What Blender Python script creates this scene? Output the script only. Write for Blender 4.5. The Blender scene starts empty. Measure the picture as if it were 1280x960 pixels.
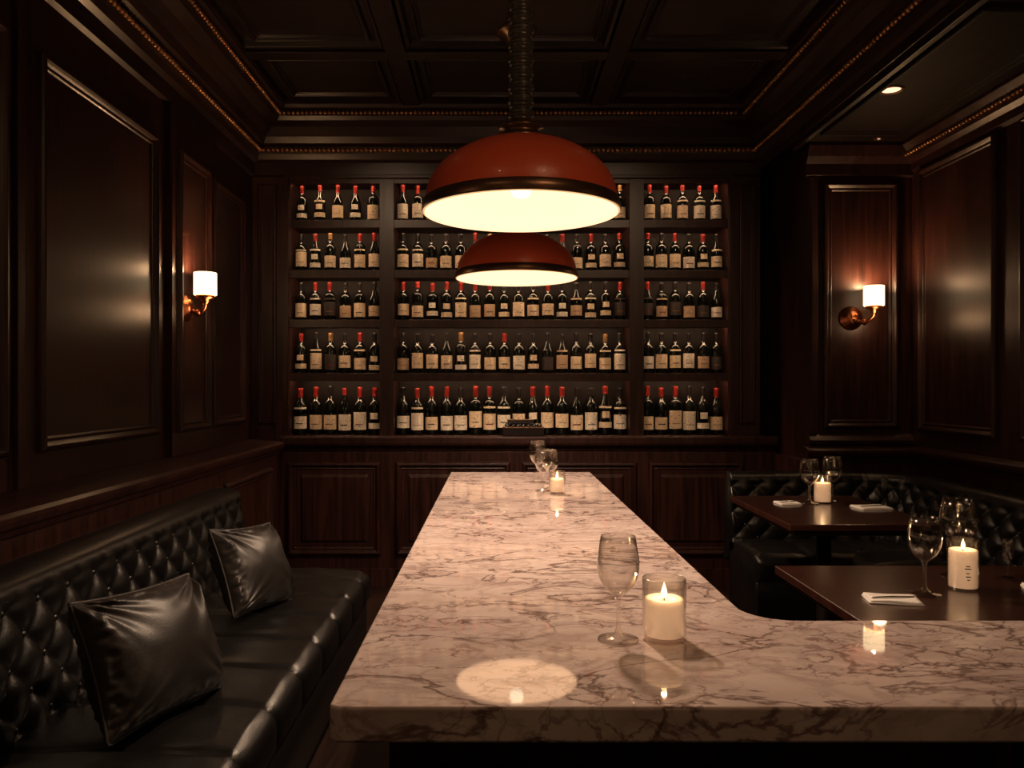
import bpy, bmesh, math, random
from mathutils import Vector, Matrix, noise
random.seed(7)
S=bpy.context.scene
H=1.4
# ---------------------------------------------------------------- materials
def newmat(n):
    m=bpy.data.materials.new(n); m.use_nodes=True
    nt=m.node_tree; b=nt.nodes['Principled BSDF']; return m,nt,b
def simple(n,col,rough=.5,metal=0,emit=None,es=0,spec=.5,coat=0,ior=1.5,bump=0,bscale=60):
    m,nt,b=newmat(n)
    b.inputs['Base Color'].default_value=(*col,1); b.inputs['Roughness'].default_value=rough
    b.inputs['Metallic'].default_value=metal; b.inputs['Specular IOR Level'].default_value=spec
    b.inputs['Coat Weight'].default_value=coat; b.inputs['IOR'].default_value=ior
    if emit: b.inputs['Emission Color'].default_value=(*emit,1); b.inputs['Emission Strength'].default_value=es
    tc=nt.nodes.new('ShaderNodeTexCoord'); no=nt.nodes.new('ShaderNodeTexNoise')
    no.inputs['Scale'].default_value=bscale; no.inputs['Detail'].default_value=4
    nt.links.new(tc.outputs['Object'],no.inputs['Vector'])
    mr=nt.nodes.new('ShaderNodeMapRange'); mr.inputs[3].default_value=max(.02,rough*.85); mr.inputs[4].default_value=min(1,rough*1.15+.01)
    nt.links.new(no.outputs[0],mr.inputs[0]); nt.links.new(mr.outputs[0],b.inputs['Roughness'])
    if bump:
        bp=nt.nodes.new('ShaderNodeBump'); bp.inputs['Strength'].default_value=bump; bp.inputs['Distance'].default_value=.004
        nt.links.new(no.outputs[0],bp.inputs['Height']); nt.links.new(bp.outputs[0],b.inputs['Normal'])
    return m
def ramp(nt,stops):
    r=nt.nodes.new('ShaderNodeValToRGB'); e=r.color_ramp.elements
    e[0].position=stops[0][0]; e[0].color=(*stops[0][1],1)
    e[1].position=stops[-1][0]; e[1].color=(*stops[-1][1],1)
    for p,c in stops[1:-1]:
        x=e.new(p); x.color=(*c,1)
    return r
def wood(n,c1,c2,rough=.36,axis='Z',coat=.2,spec=.36):
    m,nt,b=newmat(n)
    tc=nt.nodes.new('ShaderNodeTexCoord'); mp=nt.nodes.new('ShaderNodeMapping')
    sc={'Z':(22,22,1.3),'Y':(22,1.3,22),'X':(1.3,22,22)}[axis]
    mp.inputs['Scale'].default_value=sc
    nt.links.new(tc.outputs['Object'],mp.inputs['Vector'])
    no=nt.nodes.new('ShaderNodeTexNoise'); no.inputs['Scale'].default_value=1.6; no.inputs['Detail'].default_value=8; no.inputs['Distortion'].default_value=.6
    nt.links.new(mp.outputs[0],no.inputs['Vector'])
    r=ramp(nt,[(.3,c1),(.55,tuple((a+d)/2 for a,d in zip(c1,c2))),(.75,c2)])
    nt.links.new(no.outputs[0],r.inputs[0]); nt.links.new(r.outputs[0],b.inputs['Base Color'])
    mr=nt.nodes.new('ShaderNodeMapRange'); mr.inputs[3].default_value=rough*.8; mr.inputs[4].default_value=rough*1.25
    nt.links.new(no.outputs[0],mr.inputs[0]); nt.links.new(mr.outputs[0],b.inputs['Roughness'])
    bp=nt.nodes.new('ShaderNodeBump'); bp.inputs['Strength'].default_value=.12; bp.inputs['Distance'].default_value=.002
    nt.links.new(no.outputs[0],bp.inputs['Height']); nt.links.new(bp.outputs[0],b.inputs['Normal'])
    b.inputs['Coat Weight'].default_value=coat; b.inputs['Coat Roughness'].default_value=.3
    b.inputs['Specular IOR Level'].default_value=spec
    return m
WOOD=wood('mahogany',(.009,.003,.0026),(.048,.015,.011),coat=.15)
WOODX=wood('mahogany_horizontal',(.008,.003,.0022),(.03,.010,.007),axis='X')
WOODY=wood('mahogany_lengthwise',(.008,.003,.0022),(.03,.010,.007),axis='Y')
CEILW=wood('ceiling_wood',(.005,.0025,.002),(.018,.008,.005),rough=.36,axis='X',coat=.1,spec=.3)
SOFW=wood('soffit_wood',(.004,.0018,.0014),(.012,.005,.0035),rough=.62,axis='Y',coat=0,spec=.12)
TABW=wood('table_wood',(.020,.007,.005),(.055,.018,.012),rough=.12,axis='X',coat=.6)
FLOORM=wood('floor_wood',(.008,.004,.003),(.03,.013,.008),rough=.35,axis='Y')
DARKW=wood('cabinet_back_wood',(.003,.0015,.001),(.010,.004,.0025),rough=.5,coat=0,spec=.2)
GOLD=simple('aged_gilt',(.42,.21,.085),.32,.8)
LEATHER=simple('black_leather',(.005,.0045,.0045),.32,spec=.5,bump=.2,bscale=220)
SATIN=simple('pillow_leather',(.016,.013,.012),.43,spec=.5,bump=.12,bscale=160)
BRONZE=simple('dark_bronze',(.15,.085,.05),.33,.8,bump=.1,bscale=50)
CORD=simple('turned_black_stem',(.055,.048,.040),.36,.35,bump=.2,bscale=90)
RED=simple('red_enamel',(.62,.095,.038),.36,bump=.22,bscale=70,coat=.15)
CREAM_GLOW=simple('cream_enamel_glow',(.5,.38,.26),.6,emit=(1,.60,.34),es=1.7)  # emission stands in for bulb light on the pendant's inside
LIP_GLOW=simple('cream_lip_glow',(.8,.62,.38),.5,emit=(1,.60,.28),es=.7)  # lamplight on the rim put into the material as emission
BULB=simple('bulb_glow',(1,.9,.7),.4,emit=(1,.80,.55),es=3)
COPPER=simple('copper',(.38,.13,.06),.28,1)
SHADE=simple('sconce_shade',(.9,.8,.6),.6,emit=(1,.72,.40),es=2.4)
WAX_GLOW=simple('candle_wax_glow',(.80,.68,.54),.5,emit=(1,.56,.30),es=.48)  # emission imitates flame light scattering through the wax
FLAME=simple('flame',(1,.8,.4),.5,emit=(1,.72,.34),es=5)
WICK=simple('wick',(.01,.01,.01),.9)
PAPER=simple('napkin_cloth',(.8,.77,.74),.8,bump=.3,bscale=200)
STEEL=simple('cutlery_steel',(.5,.48,.45),.2,1)
PRINT=simple('print_ink',(.05,.04,.04),.7)
BGLASS=simple('bottle_glass',(.003,.004,.003),.07,spec=.6)
FRED=simple('foil_red',(.20,.013,.009),.35,.1)
FBLACK=simple('foil_black',(.012,.01,.01),.3,.2)
FGOLD=simple('foil_gold',(.3,.17,.07),.35,.6)
DLIGHT=simple('downlight_lens',(1,.9,.8),.4,emit=(1,.62,.38),es=1.6)
LED=simple('led_strip',(1,.8,.6),.4,emit=(1,.60,.34),es=62)
BLACKM=simple('matte_black',(.01,.01,.01),.3)
def label(n,c):
    m,nt,b=newmat(n)
    tc=nt.nodes.new('ShaderNodeTexCoord'); mp=nt.nodes.new('ShaderNodeMapping'); mp.inputs['Scale'].default_value=(95,10,150)
    no=nt.nodes.new('ShaderNodeTexNoise'); no.inputs['Scale'].default_value=1; no.inputs['Detail'].default_value=2
    nt.links.new(tc.outputs['Object'],mp.inputs[0]); nt.links.new(mp.outputs[0],no.inputs[0])
    r=ramp(nt,[(.60,c),(.66,(c[0]*.3,c[1]*.22,c[2]*.18))])
    nt.links.new(no.outputs[0],r.inputs[0]); nt.links.new(r.outputs[0],b.inputs['Base Color']); b.inputs['Roughness'].default_value=.7
    return m
LAB=[label('label_cream',(.84,.67,.47)),label('label_white',(.88,.79,.66)),label('label_tan',(.60,.42,.27)),label('label_dark',(.05,.035,.03))]
def thinglass():
    m=bpy.data.materials.new('clear_glass'); m.use_nodes=True; nt=m.node_tree; nt.nodes.clear()
    L=nt.links.new
    o=nt.nodes.new('ShaderNodeOutputMaterial'); mx=nt.nodes.new('ShaderNodeMixShader')
    t=nt.nodes.new('ShaderNodeBsdfTransparent')
    g=nt.nodes.new('ShaderNodeBsdfGlossy'); g.inputs['Roughness'].default_value=.09; g.inputs[0].default_value=(1,.97,.93,1)
    l=nt.nodes.new('ShaderNodeLayerWeight'); l.inputs[0].default_value=.5
    p=nt.nodes.new('ShaderNodeMath'); p.operation='POWER'; p.inputs[1].default_value=2.2
    a=nt.nodes.new('ShaderNodeMath'); a.operation='MULTIPLY_ADD'; a.inputs[1].default_value=.85; a.inputs[2].default_value=.085
    r=ramp(nt,[(.0,(.98,.975,.965)),(.7,(.92,.91,.89)),(1,(.4,.39,.38))])
    L(l.outputs['Facing'],r.inputs[0]); L(r.outputs[0],t.inputs[0])
    L(l.outputs['Facing'],p.inputs[0]); L(p.outputs[0],a.inputs[0]); L(a.outputs[0],mx.inputs[0])
    L(t.outputs[0],mx.inputs[1]); L(g.outputs[0],mx.inputs[2]); L(mx.outputs[0],o.inputs[0])
    return m
GLASS=thinglass()
def marble():
    m,nt,b=newmat('veined_marble'); L=nt.links.new
    tc=nt.nodes.new('ShaderNodeTexCoord')
    mp=nt.nodes.new('ShaderNodeMapping'); mp.inputs['Rotation'].default_value=(0,0,.5); mp.inputs['Scale'].default_value=(2.4,4.0,3)
    L(tc.outputs['Object'],mp.inputs[0])
    def vein(scale,dist,det,w,off):
        n=nt.nodes.new('ShaderNodeTexNoise'); n.noise_dimensions='4D'; n.inputs['W'].default_value=off
        n.inputs['Scale'].default_value=scale; n.inputs['Detail'].default_value=det; n.inputs['Distortion'].default_value=dist; n.inputs['Roughness'].default_value=.55
        L(mp.outputs[0],n.inputs['Vector'])
        s=nt.nodes.new('ShaderNodeMath'); s.operation='SUBTRACT'; s.inputs[1].default_value=.5; L(n.outputs[0],s.inputs[0])
        a=nt.nodes.new('ShaderNodeMath'); a.operation='ABSOLUTE'; L(s.outputs[0],a.inputs[0])
        r=nt.nodes.new('ShaderNodeMapRange'); r.inputs[1].default_value=0; r.inputs[2].default_value=w; r.inputs[3].default_value=1; r.inputs[4].default_value=0
        r.interpolation_type='SMOOTHSTEP'; L(a.outputs[0],r.inputs[0]); return r.outputs[0]
    v1=vein(1.2,.8,8,.020,1.0); v2=vein(2.3,.7,8,.018,5.0); v3=vein(.9,.6,6,.11,9.0); v4=vein(1.9,.9,7,.05,13.0); v5=vein(3.9,.6,6,.017,21.0)
    def mask(sc,lo,hi,w):
        nz=nt.nodes.new('ShaderNodeTexNoise'); nz.noise_dimensions='4D'; nz.inputs['W'].default_value=w
        nz.inputs['Scale'].default_value=sc; nz.inputs['Detail'].default_value=3; L(mp.outputs[0],nz.inputs['Vector'])
        mk=nt.nodes.new('ShaderNodeMapRange'); mk.inputs[1].default_value=lo; mk.inputs[2].default_value=hi; L(nz.outputs[0],mk.inputs[0]); return mk.outputs[0]
    def mul(a,c):
        x=nt.nodes.new('ShaderNodeMath'); x.operation='MULTIPLY'; L(a,x.inputs[0]); L(c,x.inputs[1]); return x.outputs[0]
    v2=mul(v2,mask(1.6,.34,.56,2)); v5=mul(v5,mask(1.3,.40,.58,7)); v1=mul(v1,mask(1.0,.25,.5,11))
    def mix(fac,ca,cb,k):
        x=nt.nodes.new('ShaderNodeMix'); x.data_type='RGBA'
        mu=nt.nodes.new('ShaderNodeMath'); mu.operation='MULTIPLY'; mu.inputs[1].default_value=k; L(fac,mu.inputs[0]); L(mu.outputs[0],x.inputs[0])
        if isinstance(ca,tuple): x.inputs[6].default_value=(*ca,1)
        else: L(ca,x.inputs[6])
        x.inputs[7].default_value=(*cb,1); return x.outputs[2]
    c=mix(v3,(.72,.60,.575),(.50,.39,.38),.5)
    c=mix(v4,c,(.40,.285,.27),.42)
    c=mix(v5,c,(.24,.145,.125),.5)
    c=mix(v2,c,(.17,.095,.082),.72)
    c=mix(v1,c,(.12,.065,.055),.80)
    L(c,b.inputs['Base Color']); b.inputs['Roughness'].default_value=.035; b.inputs['IOR'].default_value=1.8
    return m
MARBLE=marble()
# ---------------------------------------------------------------- mesh builder
class MB:
    def __init__(s): s.v=[];s.f=[];s.m=[];s.sm=[]
    def add(s,vs,fs,mi=0,smooth=False,M=None):
        o=len(s.v)
        s.v+= [tuple(M@Vector(p)) if M else tuple(p) for p in vs]
        for i,f in enumerate(fs):
            s.f.append(tuple(a+o for a in f)); s.m.append(mi[i] if isinstance(mi,list) else mi); s.sm.append(smooth)
    def box(s,x0,x1,y0,y1,z0,z1,mi=0,M=None):
        vs=[(x,y,z) for z in(z0,z1) for y in(y0,y1) for x in(x0,x1)]
        s.add(vs,[(0,2,3,1),(4,5,7,6),(0,1,5,4),(2,6,7,3),(0,4,6,2),(1,3,7,5)],mi,False,M)
    def lathe(s,prof,mi=0,seg=32,M=None,smooth=True,a0=0,a1=None,wob=None):
        full=a1 is None; n=seg if full else seg+1
        vs=[];fs=[];ms=[]
        for r,z in prof:
            for i in range(n):
                a=a0+(2*math.pi if full else (a1-a0))*i/seg
                vs.append((r*math.cos(a),r*math.sin(a),z))
        for k in range(len(prof)-1):
            for i in range(seg):
                j=(i+1)%n
                fs.append((k*n+i,k*n+j,(k+1)*n+j,(k+1)*n+i)); ms.append(mi[k] if isinstance(mi,list) else mi)
        s.add(vs,fs,ms,smooth,M)
    def sphere(s,c,r,mi=0,seg=10,rings=6,sc=(1,1,1)):
        prof=[(max(1e-5,r*math.sin(math.pi*k/rings)),-r*math.cos(math.pi*k/rings)) for k in range(rings+1)]
        s.lathe(prof,mi,seg,Matrix.Translation(c)@Matrix.Diagonal((*sc,1)))
    def tube(s,pts,r,mi=0,seg=8,closed=False):
        P=[Vector(p) for p in pts];n=len(P);vs=[];fs=[]
        up=Vector((.13,.21,.97)).normalized()
        for i,p in enumerate(P):
            t=(P[(i+1)%n]-P[i-1]) if closed else (P[min(n-1,i+1)]-P[max(0,i-1)])
            t.normalize(); a=t.cross(up).normalized(); b=t.cross(a)
            rr=r[i] if isinstance(r,list) else r
            for k in range(seg):
                an=2*math.pi*k/seg; vs.append(p+a*math.cos(an)*rr+b*math.sin(an)*rr)
        for i in range(n if closed else n-1):
            j=(i+1)%n
            for k in range(seg):
                l=(k+1)%seg; fs.append((i*seg+k,i*seg+l,j*seg+l,j*seg+k))
        if not closed: fs.append(tuple(range(seg))); fs.append(tuple((n-1)*seg+k for k in range(seg)))
        s.add(vs,fs,mi,True)
    def extr(s,prof,p0,p1,out,mi=0):
        p0=Vector(p0);p1=Vector(p1);out=Vector(out);n=len(prof);vs=[]
        for p in(p0,p1):
            for o,z in prof: vs.append(p+out*o+Vector((0,0,z)))
        fs=[(i,i+1,n+i+1,n+i) for i in range(n-1)]+[tuple(range(n)),tuple(n+i for i in range(n))]
        s.add(vs,fs,mi)
    def panel(s,o,U,V,N,w,h,mi=0,k=1.0,field=.006):
        o=Vector(o);U=Vector(U);V=Vector(V);N=Vector(N)
        prof=[(0,0),(.003,.016),(.010,.026),(.022,.028),(.032,.018),(.040,.008),(.046,.012),(.052,.010),(.056,field*.5),(.09,field*.5),(.105,field+.006)] if field>0.01 else [(0,0),(.003,.016),(.010,.026),(.022,.028),(.032,.018),(.040,.008),(.046,.013),(.052,.011),(.057,.003)]
        vs=[]
        for i,hh in prof:
            i*=k; hh*=k
            for a,b in((i,i),(w-i,i),(w-i,h-i),(i,h-i)): vs.append(o+U*a+V*b+N*hh)
        fs=[]
        for r in range(len(prof)-1):
            for q in range(4):
                t=(q+1)%4; fs.append((r*4+q,r*4+t,r*4+4+t,r*4+4+q))
        e=(len(prof)-1)*4; fs.append((e,e+1,e+2,e+3)); s.add(vs,fs,mi)
    def build(s,name,mats,loc=(0,0,0),bevel=0,parent=None,rot=None,sub=0):
        me=bpy.data.meshes.new(name); loc=Vector(loc)
        me.from_pydata(s.v,[],s.f)
        for m in mats: me.materials.append(m)
        me.polygons.foreach_set('material_index',s.m); me.polygons.foreach_set('use_smooth',s.sm)
        bm=bmesh.new(); bm.from_mesh(me); bmesh.ops.recalc_face_normals(bm,faces=bm.faces); bm.to_mesh(me); bm.free()
        ob=bpy.data.objects.new(name,me); S.collection.objects.link(ob); ob.location=loc
        if rot: ob.rotation_euler=rot
        if bevel:
            b=ob.modifiers.new('bevel','BEVEL'); b.width=bevel; b.segments=3; b.limit_method='ANGLE'; b.harden_normals=False
        if parent: ob.parent=parent
        return ob
def light(name,typ,loc,power,col,size=.03,parent=None,rot=None,spot=None,blend=.6):
    l=bpy.data.lights.new(name,typ); l.energy=power; l.color=col
    if typ=='AREA': l.size=size
    else: l.shadow_soft_size=size
    if typ=='SPOT': l.spot_size=spot; l.spot_blend=blend
    o=bpy.data.objects.new(name,l); S.collection.objects.link(o); o.location=loc
    if rot: o.rotation_euler=rot
    if parent: o.parent=parent
    return o
WARM=(1,.57,.29); PEND=(1,.69,.46)
Z=Vector((0,0,1))
XL,XR,YB,YF=-1.71,2.6,5.6,-2.0
CZ=3.3
# ---------------------------------------------------------------- room shell
b=MB(); b.box(XL-.2,XR+.2,YF-.1,6.2,-.1,0); b.build('floor',[FLOORM])
b=MB(); b.box(XL-.1,XL,YF,6.1,0,CZ)
b.box(XL,-1.5,YF,YB,0,.955)
U=(0,1,0);V=(0,0,1);N=(1,0,0)
for y0,y1 in((-1.6,-.1),(.15,1.15),(1.75,2.78),(2.98,4.02),(4.80,5.40)):
    b.panel((XL,y0,1.15),U,V,N,y1-y0,1.50)
b.box(XL,XL+.035,4.14,4.72,1.03,2.86)
b.panel((XL+.035,4.2,1.15),U,V,N,.46,1.50)
b.box(XL,XL+.02,2.83,2.87,1.03,2.86)
for y0,y1 in((-.9,.5),(.6,2.0),(2.1,3.3),(3.4,4.3),(4.4,5.3)):
    b.panel((-1.5,y0,.2),U,V,N,y1-y0,.66)
rail=[(0,.93),(.012,.935),(.018,.955),(.03,.965),(.036,.985),(.036,1.0),(.02,1.012),(-.2,1.03),(-.2,.93)]
b.extr(rail,(-1.5,YF,0),(-1.5,YB,0),(1,0,0))
b.build('wall_left',[WOOD],bevel=.002)
b=MB(); b.box(XL,1.85,6.0,6.1,0,CZ); b.box(1.85,XR,6.0,6.1,0,CZ)
b.panel((1.84,5.995,1.15),(1,0,0),V,(0,-1,0),.13,1.6,k=.5)
b.build('wall_back',[WOOD],bevel=.002)
b=MB(); b.box(XR,XR+.1,YF,6.1,0,CZ)
for y0,y1 in((-.5,.9),(1.0,1.8),(2.0,2.75),(2.95,3.95),(4.14,4.9)):
    b.panel((XR,y0,1.12),(0,1,0),V,(-1,0,0),y1-y0,1.6)
b.extr(rail[:-2]+[(-.01,1.03),(-.01,.93)],(XR,YF,0),(XR,5.0,0),(-1,0,0))
sm=[(0,2.72),(.015,2.74),(.02,2.78),(.05,2.80),(.06,2.84),(.10,2.88),(.10,2.9),(0,2.9)]
b.extr(sm,(XR,YF,0),(XR,5.0,0),(-1,0,0))
b.build('wall_right',[WOOD],bevel=.002)
b=MB(); b.box(XL,XR,YF-.1,YF,0,CZ)
for x0 in(-1.5,-.3,.9): b.panel((x0,YF,1.12),(1,0,0),V,(0,1,0),1.0,1.6)
b.build('wall_front',[WOOD])
# pillar
b=MB(); PX0,PX1,PY=1.97,2.6,5.0
b.box(PX0,PX1,PY,6.0,0,2.9)
b.box(PX0-.05,PX1,PY-.045,6.0,0,.93)
b.extr(rail[:-2]+[(-.05,1.03),(-.05,.93)],(PX0-.05,PY-.045,0),(PX1,PY-.045,0),(0,-1,0))
b.extr([(0,1.03),(.03,1.035),(.035,1.06),(.02,1.08),(0,1.10)],(PX0-.02,PY,0),(PX1,PY,0),(0,-1,0))
b.extr([(0,2.70),(.02,2.71),(.02,2.78),(.05,2.82),(.08,2.88),(.08,2.9),(0,2.9)],(PX0-.04,PY,0),(PX1,PY,0),(0,-1,0))
b.box(PX0+.0,PX0+.035,PY-.02,PY,1.1,2.7)
b.panel((PX0+.07,PY,1.13),(1,0,0),V,(0,-1,0),.47,1.54)
b.build('pillar',[WOOD],bevel=.002)
# ceiling
b=MB(); b.box(XL,1.9,YF,6.1,CZ,CZ+.1)
for x in(-.56,.68):
    b.box(x-.055,x+.055,YF,5.3,CZ-.05,CZ)
    for sg in(-1,1): b.extr([(0,-.0),(.012,-.035),(.03,-.03),(.045,0)],(x+sg*.055,YF,CZ),(x+sg*.055,5.3,CZ),(sg,0,0))
for y in(-.4,1.2,2.9,4.5):
    b.box(-1.4,1.65,y-.055,y+.055,CZ-.048,CZ)
    for sg in(-1,1): b.extr([(0,0),(.012,-.035),(.03,-.03),(.045,0)],(-1.4,y+sg*.055,CZ),(1.65,y+sg*.055,CZ),(0,sg,0))
for x0,x1 in((-1.33,-.68),(-.44,.56),(.80,1.55)):
    for y0,y1 in((-.28,1.08),(1.32,2.78),(3.02,4.38),(4.62,5.22)):
        b.panel((x0,y0,CZ),(1,0,0),(0,1,0),(0,0,-1),x1-x0,y1-y0,k=.8)
b.box(1.85,XR,YF,6.1,2.9,3.4,1)
b.box(1.85,1.88,YF,5.0,2.87,2.9)
for y0,y1 in((-.2,1.2),(1.35,3.0),(3.15,4.75)):
    b.panel((1.92,y0,2.9),(1,0,0),(0,1,0),(0,0,-1),.5,y1-y0,1,k=.8)
b.build('ceiling',[CEILW,SOFW],bevel=.002)
# crown mouldings with bead rows
crown=[(0,2.86),(.025,2.87),(.03,2.95),(.06,2.965),(.075,3.0),(.085,3.045),(.12,3.06),(.14,3.10),(.19,3.15),(.25,3.175),(.265,3.2),(.265,3.235),(.31,3.24),(.32,3.26),(.32,3.3),(0,3.3)]
def beads(b,p0,p1,r,step,mi=1):
    p0=Vector(p0);p1=Vector(p1);n=int((p1-p0).length/step)
    for i in range(n+1): b.sphere(p0.lerp(p1,i/n),r,mi,7,5)
b=MB(); b.extr(crown,(XL,YB,0),(1.85,YB,0),(0,-1,0)); beads(b,(XL+.08,YB-.092,3.022),(1.8,YB-.092,3.022),.016,.032); beads(b,(XL+.3,YB-.272,3.218),(1.6,YB-.272,3.218),.013,.03)
b.build('trim_1',[WOODX,GOLD])
b=MB(); b.extr(crown,(XL,YF,0),(XL,YB,0),(1,0,0)); beads(b,(XL+.092,1,3.022),(XL+.092,YB-.1,3.022),.015,.034); beads(b,(XL+.272,1.5,3.218),(XL+.272,YB-.27,3.218),.013,.032)
b.build('trim_2',[WOODY,GOLD])
cr2=[(o*.72,z if z>2.9 else 2.9) for o,z in crown]
b=MB(); b.extr(cr2,(1.85,YF,0),(1.85,YB,0),(-1,0,0)); beads(b,(1.85-.197,1.5,3.218),(1.85-.197,YB-.27,3.218),.013,.032)
beads(b,(1.85-.072,1.5,3.022),(1.85-.072,YB-.1,3.022),.015,.034)
b.build('trim_3',[WOODY,GOLD])
b=MB(); beads(b,(XR-.065,2.5,2.83),(XR-.065,4.95,2.83),.012,.032,0); b.build('trim_4',[GOLD])
# ---------------------------------------------------------------- wine cabinet (back wall joinery)
b=MB(); SX0,SX1,SZ0,SZ1=-1.445,1.624,1.05,2.845
shelves=[2.542,2.19,1.842,1.467]
D=YB+.30
b.box(XL,SX0,YB,6.0,0,2.9); b.box(SX1,1.85,YB,6.0,0,2.9)
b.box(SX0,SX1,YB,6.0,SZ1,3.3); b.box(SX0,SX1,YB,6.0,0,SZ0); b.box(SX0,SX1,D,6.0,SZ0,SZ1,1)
for xc in(-.765,.985):
    b.box(xc-.05,xc+.05,YB-.004,D,SZ0,SZ1)
for z in shelves:
    for x0,x1 in((SX0,-.815),(-.715,.935),(1.035,SX1)):
        b.box(x0,x1,YB+.012,D,z-.02,z+.018)
        b.box(x0,x1,YB+.006,YB+.03,z-.035,z+.02)
def xz(b,x0,x1,z0,z1,t,mi=0): b.box(x0,x1,YB-t,YB,z0,z1,mi)
xz(b,SX0-.04,SX0-.005,SZ0,SZ1+.03,.018); xz(b,SX1+.005,SX1+.04,SZ0,SZ1+.03,.018); xz(b,SX0-.04,SX1+.04,SZ1+.005,SZ1+.04,.02)
b.panel((-1.665,YB,1.13),(1,0,0),V,(0,-1,0),.13,1.68,k=.55); b.panel((1.70,YB,1.13),(1,0,0),V,(0,-1,0),.115,1.68,k=.55)
led=[(0,.94),(.02,.945),(.03,.97),(.06,.985),(.065,1.0),(.065,1.04),(.055,1.052),(0,1.052)]
b.extr(led,(-1.5,YB,0),(1.95,YB,0),(0,-1,0))
b.box(-1.5,1.95,YB-.03,YB,0,.94)
for x0,x1 in((-1.45,-.80),(-.70,.10),(.18,.98),(1.06,1.72)):
    b.panel((x0,YB-.03,.22),(1,0,0),V,(0,-1,0),x1-x0,.65,field=.012)
b.box(-1.5,1.95,YB-.05,YB-.03,0,.13)
tops=[SZ1]+[z-.02 for z in shelves]
for r,z in enumerate(tops):
    for x0,x1 in((SX0,-.815),(-.715,.935),(1.035,SX1)):
        b.box(x0+.02,x1-.02,YB+.032,YB+.040,z-.007,z-.001,2)
b.box(SX0,SX1,YB+.0,YB+.03,SZ1-.03,SZ1)
b.build('wine_cabinet',[WOOD,DARKW,LED],bevel=.0015)
# bottles
b=MB(); mats=[BGLASS,FRED,FBLACK,FGOLD]+LAB
def bottle(x,y,z,k,foil,lab,lz):
    r=.0415; w=k**.6*random.uniform(.96,1.02); M=Matrix.Translation((x,y,z))@Matrix.Diagonal((w,w,k*random.uniform(.97,1.02),1))
    t=random.random()
    if t<.2:
        pr=[(1e-4,0),(.036,0),(r,.005),(r,.15),(.037,.175),(.024,.205),(.0165,.23),(.015,.245)]
    elif t<.35:
        pr=[(1e-4,0),(.036,0),(r,.005),(r,.190),(.039,.203),(.028,.214),(.0165,.222),(.015,.245)]
    else:
        pr=[(1e-4,0),(.036,0),(r,.005),(r,.183),(.037,.197),(.026,.213),(.0165,.226),(.015,.245)]
    b.lathe(pr,0,16,M)
    f0=random.choice([.222,.222,.235,.25])
    b.lathe([(.0158,f0),(.0162,f0+.01),(.0160,.278),(.0175,.280),(.0175,.292),(.0165,.296),(1e-4,.297)],foil,12,M)
    st=random.random()
    if st<.12:
        b.lathe([(r+.0008,lz),(r+.0008,lz+.035)],lab,10,M,a0=math.radians(195),a1=math.radians(345))
        b.lathe([(r+.0008,lz+.06),(r+.0008,lz+.10)],lab,8,M,a0=math.radians(235),a1=math.radians(305))
    else:
        b.lathe([(r+.0008,lz),(r+.0008,lz+random.uniform(.075,.115))],lab,10,M,a0=math.radians(190),a1=math.radians(350))
        b.lathe([(r+.0012,lz+.03),(r+.0012,lz+random.uniform(.033,.038))],random.choice([1,2,3,7]),8,M,a0=math.radians(235),a1=math.radians(305))
    if random.random()<.3: b.lathe([(r+.0008,.162),(r+.0008,.174)],lab,10,M,a0=math.radians(200),a1=math.radians(340))
floors=[2.56,2.208,1.86,1.485,1.052]
bays=[(-1.445,-.815,[5,6,6,6,6]),(-.715,.935,[16]*5),(1.035,1.624,[5,6,6,6,6])]
for r,z in enumerate(floors):
    for bi,(x0,x1,ns) in enumerate(bays):
        n=ns[r]; pitch=(x1-x0)/n
        for i in range(n):
            x=x0+pitch*(i+.5)+random.uniform(-.003,.003)
            k=(.91,.94,.945,.98,1.15)[r]
            foil=random.choices([1,2,3],[(6,2,1),(4,5,1),(2,7,0),(2,6,1),(9,2,0)][r])[0]
            lab=4+random.choices([0,1,2,3],[(6,4,0,0),(6,3,1,0),(5,2,3,2),(5,3,1,1),(5,6,0,0)][r])[0]
            bottle(x,YB+.115+random.uniform(-.01,.01),z,k,foil,lab,.034+random.uniform(-.008,.010))
b.build('wine_bottles',mats)
# serving tray on the ledge
b=MB(); b.box(-.14,.14,-.05,.05,0,.012); b.box(-.13,.13,-.045,.045,.012,.05,1)
b.box(-.143,.143,-.054,-.046,.0,.055); b.box(-.143,.143,-.056,-.045,.052,.060,2); b.box(-.143,-.135,-.05,.05,.0,.06,2); b.box(.135,.143,-.05,.05,.0,.06,2)
for i in range(7): b.sphere((-.11+i*.037,0,.068),.021,1,10,6,(1,1.3,.8))
b.box(-.11,.07,-.03,.03,.082,.108,1); b.box(-.115,.075,-.033,.033,.104,.112,2)
b.build('serving_tray',[DARKW,BLACKM,BRONZE],(.19,YB-.005,1.053),bevel=.002)
# ---------------------------------------------------------------- bar counter
TZ=.9; TH=.057
def arc(cx,cy,r,a0,a1,n=10): return [(cx+r*math.cos(math.radians(a0+(a1-a0)*i/n)),cy+r*math.sin(math.radians(a0+(a1-a0)*i/n))) for i in range(n+1)]
x0,x1,y0,y1,ye,xe=-.262,.545,1.244,4.63,1.706,1.72
out=arc(x0+.02,y0+.02,.02,180,270,5)+[(xe,y0),(xe,ye)]+arc(x1+.10,ye+.10,.10,270,180,12)+arc(x1-.015,y1-.015,.015,0,90,4)+arc(x0+.015,y1-.015,.015,90,180,4)
n=len(out)
b=MB(); b.add([(x,y,TZ) for x,y in out]+[(x,y,TZ-TH) for x,y in out],[tuple(range(n)),tuple(range(2*n-1,n-1,-1))]+[(i,(i+1)%n,n+(i+1)%n,n+i) for i in range(n)],0)
top=b.build('bar_counter',[MARBLE],bevel=.005)
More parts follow.
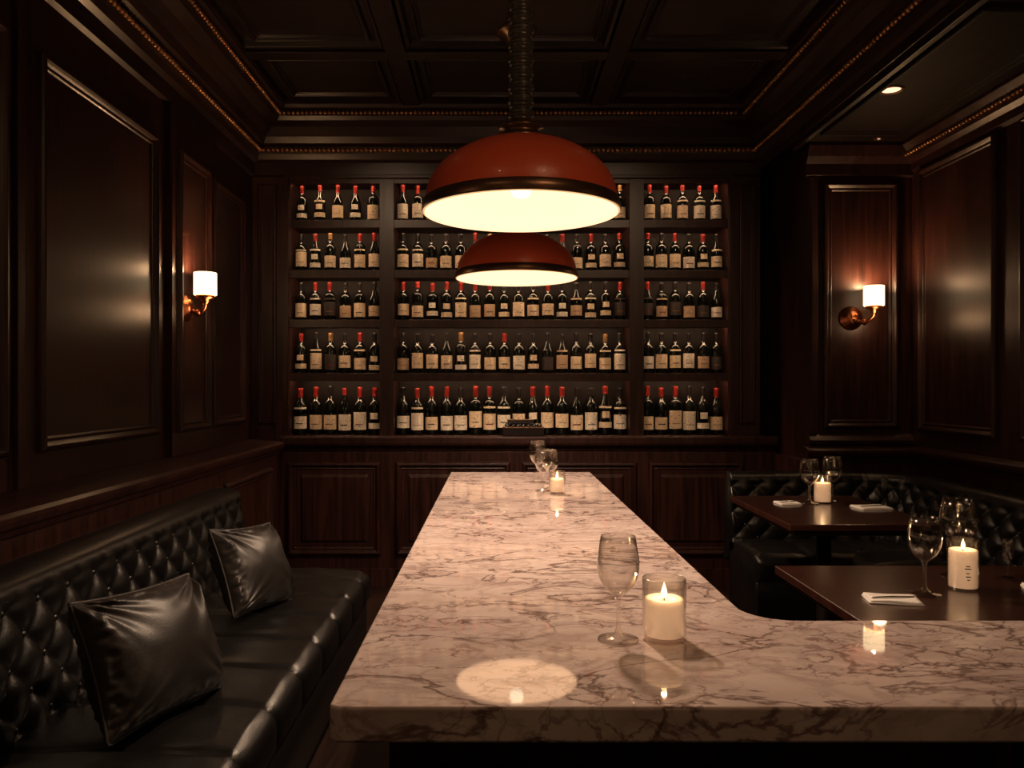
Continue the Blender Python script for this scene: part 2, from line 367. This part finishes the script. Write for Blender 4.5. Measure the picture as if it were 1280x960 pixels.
b=MB(); b.box(-.17,.46,1.36,4.5,.08,TZ-TH); b.box(-.14,.43,1.40,4.46,0,.08); b.box(.46,1.66,1.38,1.6,.0,TZ-TH)
for i in range(4): b.panel((-.17,1.45+i*.76,.16),(0,1,0),V,(-1,0,0),.68,.6)
for i in range(3): b.panel((.46,1.75+i*.92,.16),(0,1,0),V,(1,0,0),.8,.6)
b.panel((-.12,1.36,.16),(1,0,0),V,(0,-1,0),.54,.6)
b.build('base_cabinet',[WOOD],bevel=.003,parent=top)
# ---------------------------------------------------------------- banquettes
def resample(path,step):
    P=[Vector(p) for p in path];L=[0]
    for a,c in zip(P,P[1:]): L.append(L[-1]+(c-a).length)
    n=max(2,int(L[-1]/step)); out=[]
    k=0
    for i in range(n+1):
        s=L[-1]*i/n
        while k<len(L)-2 and L[k+1]<s: k+=1
        t=(s-L[k])/(L[k+1]-L[k]); p=P[k].lerp(P[k+1],t)
        out.append((p,s))
    res=[]
    for i,(p,s) in enumerate(out):
        d=(out[min(n,i+2)][0]-out[max(0,i-2)][0]).normalized()
        res.append((p,s,d))
    return res
def sweep(b,samples,prof,side,disp=None,mi=0):
    m=len(prof);vs=[]
    for p,s,d in samples:
        nrm=Vector((-d.y,d.x))*side
        for j,(o,z,w) in enumerate(prof):
            dd=(0,0)
            if disp and w: dd=disp(s,j,w)
            q=p+nrm*(o+dd[0]); vs.append((q.x,q.y,z+dd[1]))
    fs=[]
    for i in range(len(samples)-1):
        for j in range(m-1):
            fs.append((i*m+j,i*m+j+1,(i+1)*m+j+1,(i+1)*m+j))
    fs.append(tuple(range(m))); fs.append(tuple((len(samples)-1)*m+j for j in range(m)))
    b.add(vs,fs,mi,True)
def banquette(name,path,side,zt,A=.155,B=.15,thick=.20,seatd=.87,seam=.30):
    b=MB(); sa=resample(path,.009)
    prof=[(0,.32,0)]; zs=.44; n=46
    for j in range(n+1):
        t=j/n; z=zs+(zt-.045-zs)*t; o=thick-.05*t
        w=min(1,max(0,(zt-.035-z)/.03)); prof.append((o,z,max(w,.001)))
    hw=(thick-.05)/2-.005
    for k in range(1,13):
        a=math.pi*k/13; prof.append((thick-.05-hw+hw*math.cos(a),zt-.045+.045*math.sin(a)**.7,0))
    prof+= [(.005,zt-.08,0),(0,zt-.08,0)]
    zb=zt-.085
    def disp(s,j,w):
        z=prof[j][1]; p=s/A+(z-zb)/B; q=s/A-(z-zb)/B
        sp=abs(math.sin(math.pi*p)); sq=abs(math.sin(math.pi*q))
        crease=min(sp,sq)**.55
        pit=min(1,math.hypot(sp,sq)*.75)**.6
        h=.45*crease+.55*pit
        return ((h-1)*.034*w+.008,0)
    sweep(b,sa,prof,side,disp)
    Ltot=sa[-1][1]
    for jr in range(0,9):
        z=zb-jr*B/2
        if z<.46: break
        off=0 if jr%2==0 else .5
        k=0
        while True:
            s=(k+off)*A
            if s>Ltot-.02: break
            if s>.03:
                idx=min(len(sa)-1,int(s/Ltot*(len(sa)-1)+.5)); p,_,d=sa[idx]; nrm=Vector((-d.y,d.x))*side
                o=thick-.05*(z-zs)/(zt-.045-zs)-.022; c=p+nrm*o
                b.sphere((c.x,c.y,z),.012,0,10,6)
            k+=1
    f=seatd; pr=[(.12,.10,0),(.12,.46,0)]
    for j in range(21): t=j/20; pr.append((.16+(f-.05-.16)*t,.478+.012*math.sin(math.pi*t),1))
    for k in range(1,9):
        a=math.pi/2*(1-k/8*1.0); pr.append((f-.05+.05*math.cos(a),.428+.05*math.sin(a),1))
    pr+= [(f,.40,.8),(f,.36,.5),(f-.008,.34,0),(f-.012,.335,0),(f-.008,.33,0),(f-.01,.12,0),(f-.05,.10,0)]
    def dseat(s,j,w):
        u=abs(((s/seam)%1)-.5)*2
        g=-max(0,(u-.86)/.14)**1.6*.012; puff=(1-u**4)*.010
        wr=noise.noise(Vector((s*9,j*.35,3)))*.006
        if pr[j][0]>f-.03: return ((g+puff)*w,wr*.3)
        return (0,(g+puff+wr)*w)
    sweep(b,resample(path,.012),pr,side,dseat)
    pl=[(.14,0,0),(.14,.11,0),(f-.06,.11,0),(f-.06,0,0)]
    sweep(b,resample(path,.05),pl,side,None,1)
    return b.build(name,[LEATHER,DARKW])
banquette('banquette_sofa',[(-1.46,.2),(-1.46,3.95)],-1,.895,thick=.25,seatd=.83)
path=[(1.41,4.95),(2.15,4.95)]+[(2.15+.4*math.sin(math.radians(a)),4.55+.4*math.cos(math.radians(a))) for a in range(10,91,8)]+[(2.55,4.5),(2.55,1.9)]
banquette('banquette_sofa',path,-1,.88,seatd=.62)
# pillows
def pillow(c,W,U,w,h,th,seed):
    W=Vector(W).normalized(); U=Vector(U); U=(U-W*U.dot(W)).normalized(); N=W.cross(U)
    if N.x<0: N=-N
    n=80; b=MB()
    def P(u,v,sd):
        x=u*(1-.07*(1-v*v)*abs(u)**2)*w/2; z=v*(1-.07*(1-u*u)*abs(v)**2)*h/2
        t=((1-abs(u)**2.2)**.5)*((1-abs(v)**2.2)**.5)
        f=0
        for cu,cv in((1,1),(-1,1),(1,-1),(-1,-1)):
            du,dv=u-cu,v-cv; r=math.hypot(du,dv); an=math.atan2(dv,du)
            f+=math.exp(-(r/.7)**2)*noise.noise(Vector((math.cos(an)*4.5+seed+cu*3,math.sin(an)*4.5+cv*5,sd*2)))
        ed=min(1-abs(u),1-abs(v))
        pk=math.exp(-(ed/.16)**2)*noise.noise(Vector((u*9+seed,v*9,sd*4)))*.018
        y=sd*(t*th/2+min(1,t*2.5)*(f*.030+pk+noise.noise(Vector((u*1.6+seed,v*1.6,sd)))*.012))
        return W*x+U*z+N*y
    for sd in(1,-1):
        vs=[];fs=[]
        for i in range(n+1):
            for j in range(n+1):
                u=math.sin((i/n*2-1)*math.pi/2);v=math.sin((j/n*2-1)*math.pi/2); vs.append(P(u,v,sd))
        for i in range(n):
            for j in range(n): a=i*(n+1)+j; fs.append((a,a+n+1,a+n+2,a+1))
        b.add(vs,fs,0,True)
    ring=[]
    for k in range(160):
        t=k/160*4; q=int(t); f=(t-q)*2-1
        u,v=[(f,-1),(1,f),(-f,1),(-1,-f)][q]
        ring.append(P(u,v,1))
    b.tube(ring,.0055,0,8,True)
    b.build('throw_pillow',[SATIN],c)
pillow((-.95,2.21,.668),(.28,.95,-.06),(-.36,0,.85),.46,.36,.22,3.3)
pillow((-.985,3.24,.665),(.28,.95,-.10),(-.36,0,.85),.42,.345,.20,8.1)
# ---------------------------------------------------------------- pendants
def pendant(x,y,z):
    b=MB(); R=.325
    band=[(R-.006,-.006),(R,-.004),(R+.003,.002),(R+.001,.010),(R+.003,.016),(R-.001,.022),(R-.001,.030),(R-.008,.036)]
    b.lathe(band,[4]+[1]*(len(band)-2),96)
    dome=[]
    for k in range(25):
        a=math.pi/2*k/24*.93; dome.append(((R-.009)*math.cos(a),.036+.205*math.sin(a)))
    b.lathe(dome,0,96)
    zt=dome[-1][1]
    b.lathe([(.088,zt-.014),(.092,zt-.004),(.086,zt+.006),(.062,zt+.014),(.062,zt+.026),(.074,zt+.030),(.072,zt+.040),(.048,zt+.046),(.042,zt+.06)],1,48)
    inner=[(R-.006,-.006)]
    for k in range(25):
        a=math.pi/2*k/24; inner.append(((R-.014)*math.cos(a)+1e-4,.0+.225*math.sin(a)))
    b.lathe(inner,2,96)
    b.lathe([(1e-4,.045),(.025,.052),(.037,.075),(.036,.095),(.024,.125),(.018,.14)],3,24)
    b.lathe([(.02,.138),(.024,.14),(.024,.2),(.03,.225)],1,20)
    z0=zt+.055; L=CZ-z-z0; st=[]; n=320
    for k in range(n+1):
        t=k/n; ph=t*L/.046*math.pi
        st.append((.029+.013*abs(math.sin(ph))**.5+.002*math.sin(ph*6),z0+t*L))
    b.lathe(st,5,28)
    b.lathe([(.036,L+z0-.09),(.055,L+z0-.075),(.058,L+z0-.05),(.10,L+z0-.03),(.11,L+z0-.012),(.11,L+z0)],1,40)
    ob=b.build('pendant_lamp',[RED,BRONZE,CREAM_GLOW,BULB,LIP_GLOW,CORD],(x,y,z))
    light('bulb_light','SPOT',(0,0,.04),95,PEND,.05,ob,(0,0,0),math.radians(134),.4)
pendant(.083,2.65,1.975); pendant(.110,4.27,1.975)
# ---------------------------------------------------------------- sconces
def sconce(loc,N,Sd,off,side,up=7,glow=1.3):
    N=Vector(N);Sd=Vector(Sd); b=MB()
    R=Matrix((( *Sd,0),(0,0,1,0),( *N,0),(0,0,0,1))).transposed()
    b.lathe([(1e-4,0),(.072,0),(.075,.006),(.07,.014),(.05,.02),(.045,.03),(.02,.036),(1e-4,.04)],0,36,R)
    def P(n,s,z): return N*n+Sd*s+Z*z
    pts=[]
    for k in range(13):
        t=k/12; pts.append(P(.03+(off-.03)*min(1,t*1.25),side*min(1,t*1.25),-.02*math.sin(math.pi*t)-.01+.055*max(0,t-.55)/.45))
    b.tube(pts,.010,0,10)
    c=P(off,side,0); T=Matrix.Translation(c)
    b.sphere(P(off*.6,side*.6,-.028),.02,0,12,8)
    b.lathe([(.012,.02),(.02,.03),(.022,.045),(.045,.052),(.05,.06),(.05,.068),(.03,.07)],0,32,T)
    b.lathe([(.056,.068),(.060,.070),(.060,.188),(.058,.190),(.056,.188),(.056,.072)],1,36,T)
    b.lathe([(1e-4,.15),(.012,.14),(.016,.12),(.012,.09),(.01,.07)],2,12,T)
    ob=b.build('wall_sconce',[COPPER,SHADE,BULB],loc)
    light('bulb_light','POINT',c+Z*.178,up,WARM,.03,ob)
    light('glow_light','POINT',c-Z*.02+N*.07,glow,WARM,.04,ob)
sconce((XL+.035,4.32,1.82),(1,0,0),(0,1,0),.105,0,10,1.2)
sconce((2.215,PY,1.82),(0,-1,0),(1,0,0),.11,.095,10,1.2)
sconce((XL,1.45,1.82),(1,0,0),(0,1,0),.105,0,7,1)  # this and the three below: unseen sconces added to brighten ceiling and room
sconce((XR,1.9,1.82),(-1,0,0),(0,1,0),.105,0,2.5,.8)
sconce((-1.0,YF,1.82),(0,1,0),(1,0,0),.105,0,12,3)
sconce((1.9,YF,1.82),(0,1,0),(1,0,0),.105,0,5,3)
# ---------------------------------------------------------------- downlights
def downlight(x,y,z,p,r=.045,aim=None,spot=1.6,col=WARM):
    b=MB(); b.lathe([(r+.018,0),(r+.018,-.006),(r+.006,-.009),(r,-.004),(r,0)],0,32); b.lathe([(1e-4,-.003),(r,-.003)],1,32)
    ob=b.build('recessed_downlight',[BRONZE,DLIGHT],(x,y,z))
    if p:
        rot=None
        if aim: rot=(Vector(aim)-Vector((x,y,z))).to_track_quat('-Z','Y').to_euler()
        light('spot','SPOT',(0,0,-.02),p,col,.04,ob,rot or (0,0,0),spot,.8)
downlight(2.0,4.05,2.9,10); downlight(2.32,4.85,2.9,0,.012)
downlight(-.95,.5,CZ,17,aim=(-1.2,2.2,.6)); downlight(1.1,.4,CZ,44,aim=(.6,2.6,1.6))  # both unseen, added as fill light
SH=(1,.66,.40)
downlight(-.95,3.3,CZ,55,aim=(-.7,5.6,1.75),spot=1.0,col=SH); downlight(.95,3.3,CZ,55,aim=(.9,5.6,1.75),spot=1.0,col=SH)  # both unseen, added to brighten the bottles and labels
# ---------------------------------------------------------------- glassware, candles
def wineglass(x,y,z,h=.205,k=1.0):
    b=MB(); s=h/.205
    pr=[(1e-4,.0),(.036,.0),(.0405,.0015),(.039,.004),(.02,.008),(.008,.014),(.0045,.024),(.0038,.05),(.0042,.075),(.0075,.086),(.018,.094),(.030,.107),(.038,.124),(.0415,.142),(.041,.160),(.0375,.182),(.034,.205),
        (.0332,.205),(.0366,.182),(.0401,.160),(.0406,.142),(.0371,.125),(.029,.109),(.017,.0965),(.004,.0905),(1e-4,.090)]
    b.lathe([(r*s*k,zz*s) for r,zz in pr],0,48)
    b.build('wine_glass',[GLASS],(x,y,z))
def candle(x,y,z,r=.0425,h=.122,wax=.083,p=.9,glass=True,lab=False):
    b=MB()
    if glass:
        b.lathe([(1e-4,0),(r-.004,0),(r,.004),(r,h-.001),(r-.0015,h+.0005),(r-.003,h-.001),(r-.003,.012),(r-.006,.009),(1e-4,.009)],0,48)
    wr=r-.0045 if glass else r; w0=.011 if glass else 0
    b.lathe([(1e-4,w0),(wr,w0),(wr,wax-.003),(wr-.004,wax),(wr*.6,wax-.003),(.006,wax-.006),(1e-4,wax-.006)],1,40)
    b.tube([(0,0,wax-.008),(0,0,wax+.006)],.0012,2,6)
    b.lathe([(1e-4,wax-.001),(.004,wax+.003),(.0058,wax+.009),(.0045,wax+.016),(.0022,wax+.023),(1e-4,wax+.030)],3,14)
    if lab:
        for zz,a,c in((.075,250,268),(.068,246,272),(.055,252,264),(.045,250,270),(.036,256,266)):
            b.lathe([(wr+.0006,zz),(wr+.0006,zz+.003)],4,8,a0=math.radians(a),a1=math.radians(c))
    ob=b.build('candle',[GLASS,WAX_GLOW,WICK,FLAME,PRINT],(x,y,z))
    light('flame_light','POINT',(0,0,wax+.024),p,(1,.6,.28),.0045,ob)
wineglass(.240,1.572,TZ); candle(.331,1.575,TZ,p=.55)
candle(.283,3.70,TZ,.037,.105,.072,.4)
wineglass(.262,3.86,TZ,.19); wineglass(.215,4.13,TZ,.215); wineglass(.222,3.78,TZ,.2,.95)
def table(x0,x1,y0,y1,z):
    b=MB(); cx,cy=(x0+x1)/2,(y0+y1)/2; w,l=(x1-x0)/2,(y1-y0)/2
    b.box(-w,w,-l,l,-.028,0); b.box(-w+.03,w-.03,-l+.03,l-.03,-.055,-.028)
    b.lathe([(.028,-.055),(.12,-.06),(.12,-.075),(.04,-.10),(.034,-.14),(.034,-z+.12),(.05,-z+.09),(.05,-z+.05),(.20,-z+.025),(.24,-z+.012),(.24,-z)],1,36)
    b.build('dining_table',[TABW,DARKW],(cx,cy,z),bevel=.004)
T2=.8
table(1.27,1.93,3.45,4.36,T2); table(.93,1.93,1.98,2.67,T2)
wineglass(1.232,2.30,T2,.225); candle(1.372,2.35,T2,.043,.15,.120,.45,lab=True); wineglass(1.445,2.50,T2,.25,1.05)
wineglass(1.60,2.50,T2,.12,.7)
candle(1.665,4.08,T2,.045,.14,.105,.45); wineglass(1.590,4.06,T2,.23,1.05); wineglass(1.74,4.14,T2,.235,1.05)
def napkin(x,y,z,w,l,rz):
    b=MB(); n=14
    for k in range(3):
        o=k*.003; sc=1-.03*k; vs=[];fs=[]
        for lay in(0,1):
            for i in range(n+1):
                for j in range(n+1):
                    u=i/n*2-1;v=j/n*2-1
                    zz=.0005+o+lay*.003+(.0014*math.sin(u*3+k)*math.cos(v*2+k) if k or lay else 0)*(1 if lay else .3)
                    vs.append((u*w/2*sc,v*l/2*sc,max(0.0003,zz)))
        q=(n+1)**2
        for lay in(0,1):
            for i in range(n):
                for j in range(n): a=lay*q+i*(n+1)+j; fs.append((a,a+1,a+n+2,a+n+1))
        for i in range(n):
            for (a,c) in((i,i+1),(n*(n+1)+i,n*(n+1)+i+1),(i*(n+1),(i+1)*(n+1)),(i*(n+1)+n,(i+1)*(n+1)+n)): fs.append((a,c,c+q,a+q))
        b.add(vs,fs,0,True)
    b.tube([(-w*.42,-.02,.011),(0,-.006,.013),(w*.42,.01,.011)],.0028,1,8)
    b.build('folded_napkin',[PAPER,STEEL],(x,y,z),rot=(0,0,rz))
napkin(1.105,2.23,T2,.14,.09,-.2); napkin(1.48,4.06,T2,.11,.10,.1); napkin(1.84,3.92,T2,.16,.12,.1); napkin(1.62,2.33,T2,.14,.1,-.4)
# ---------------------------------------------------------------- world, camera, view
w=bpy.data.worlds.new('world'); S.world=w; w.use_nodes=True
w.node_tree.nodes['Background'].inputs[0].default_value=(.5,.4,.35,1); w.node_tree.nodes['Background'].inputs[1].default_value=.02
cam=bpy.data.cameras.new('camera'); co=bpy.data.objects.new('camera',cam); S.collection.objects.link(co)
co.location=(0,0,H); co.rotation_euler=(math.pi/2,0,0); cam.sensor_width=36; cam.lens=36*1000/1280
cam.shift_x=20/1280; cam.shift_y=2/1280; cam.clip_start=.05
S.camera=co
S.view_settings.view_transform='Standard'
S.view_settings.look='None'
S.view_settings.exposure=0
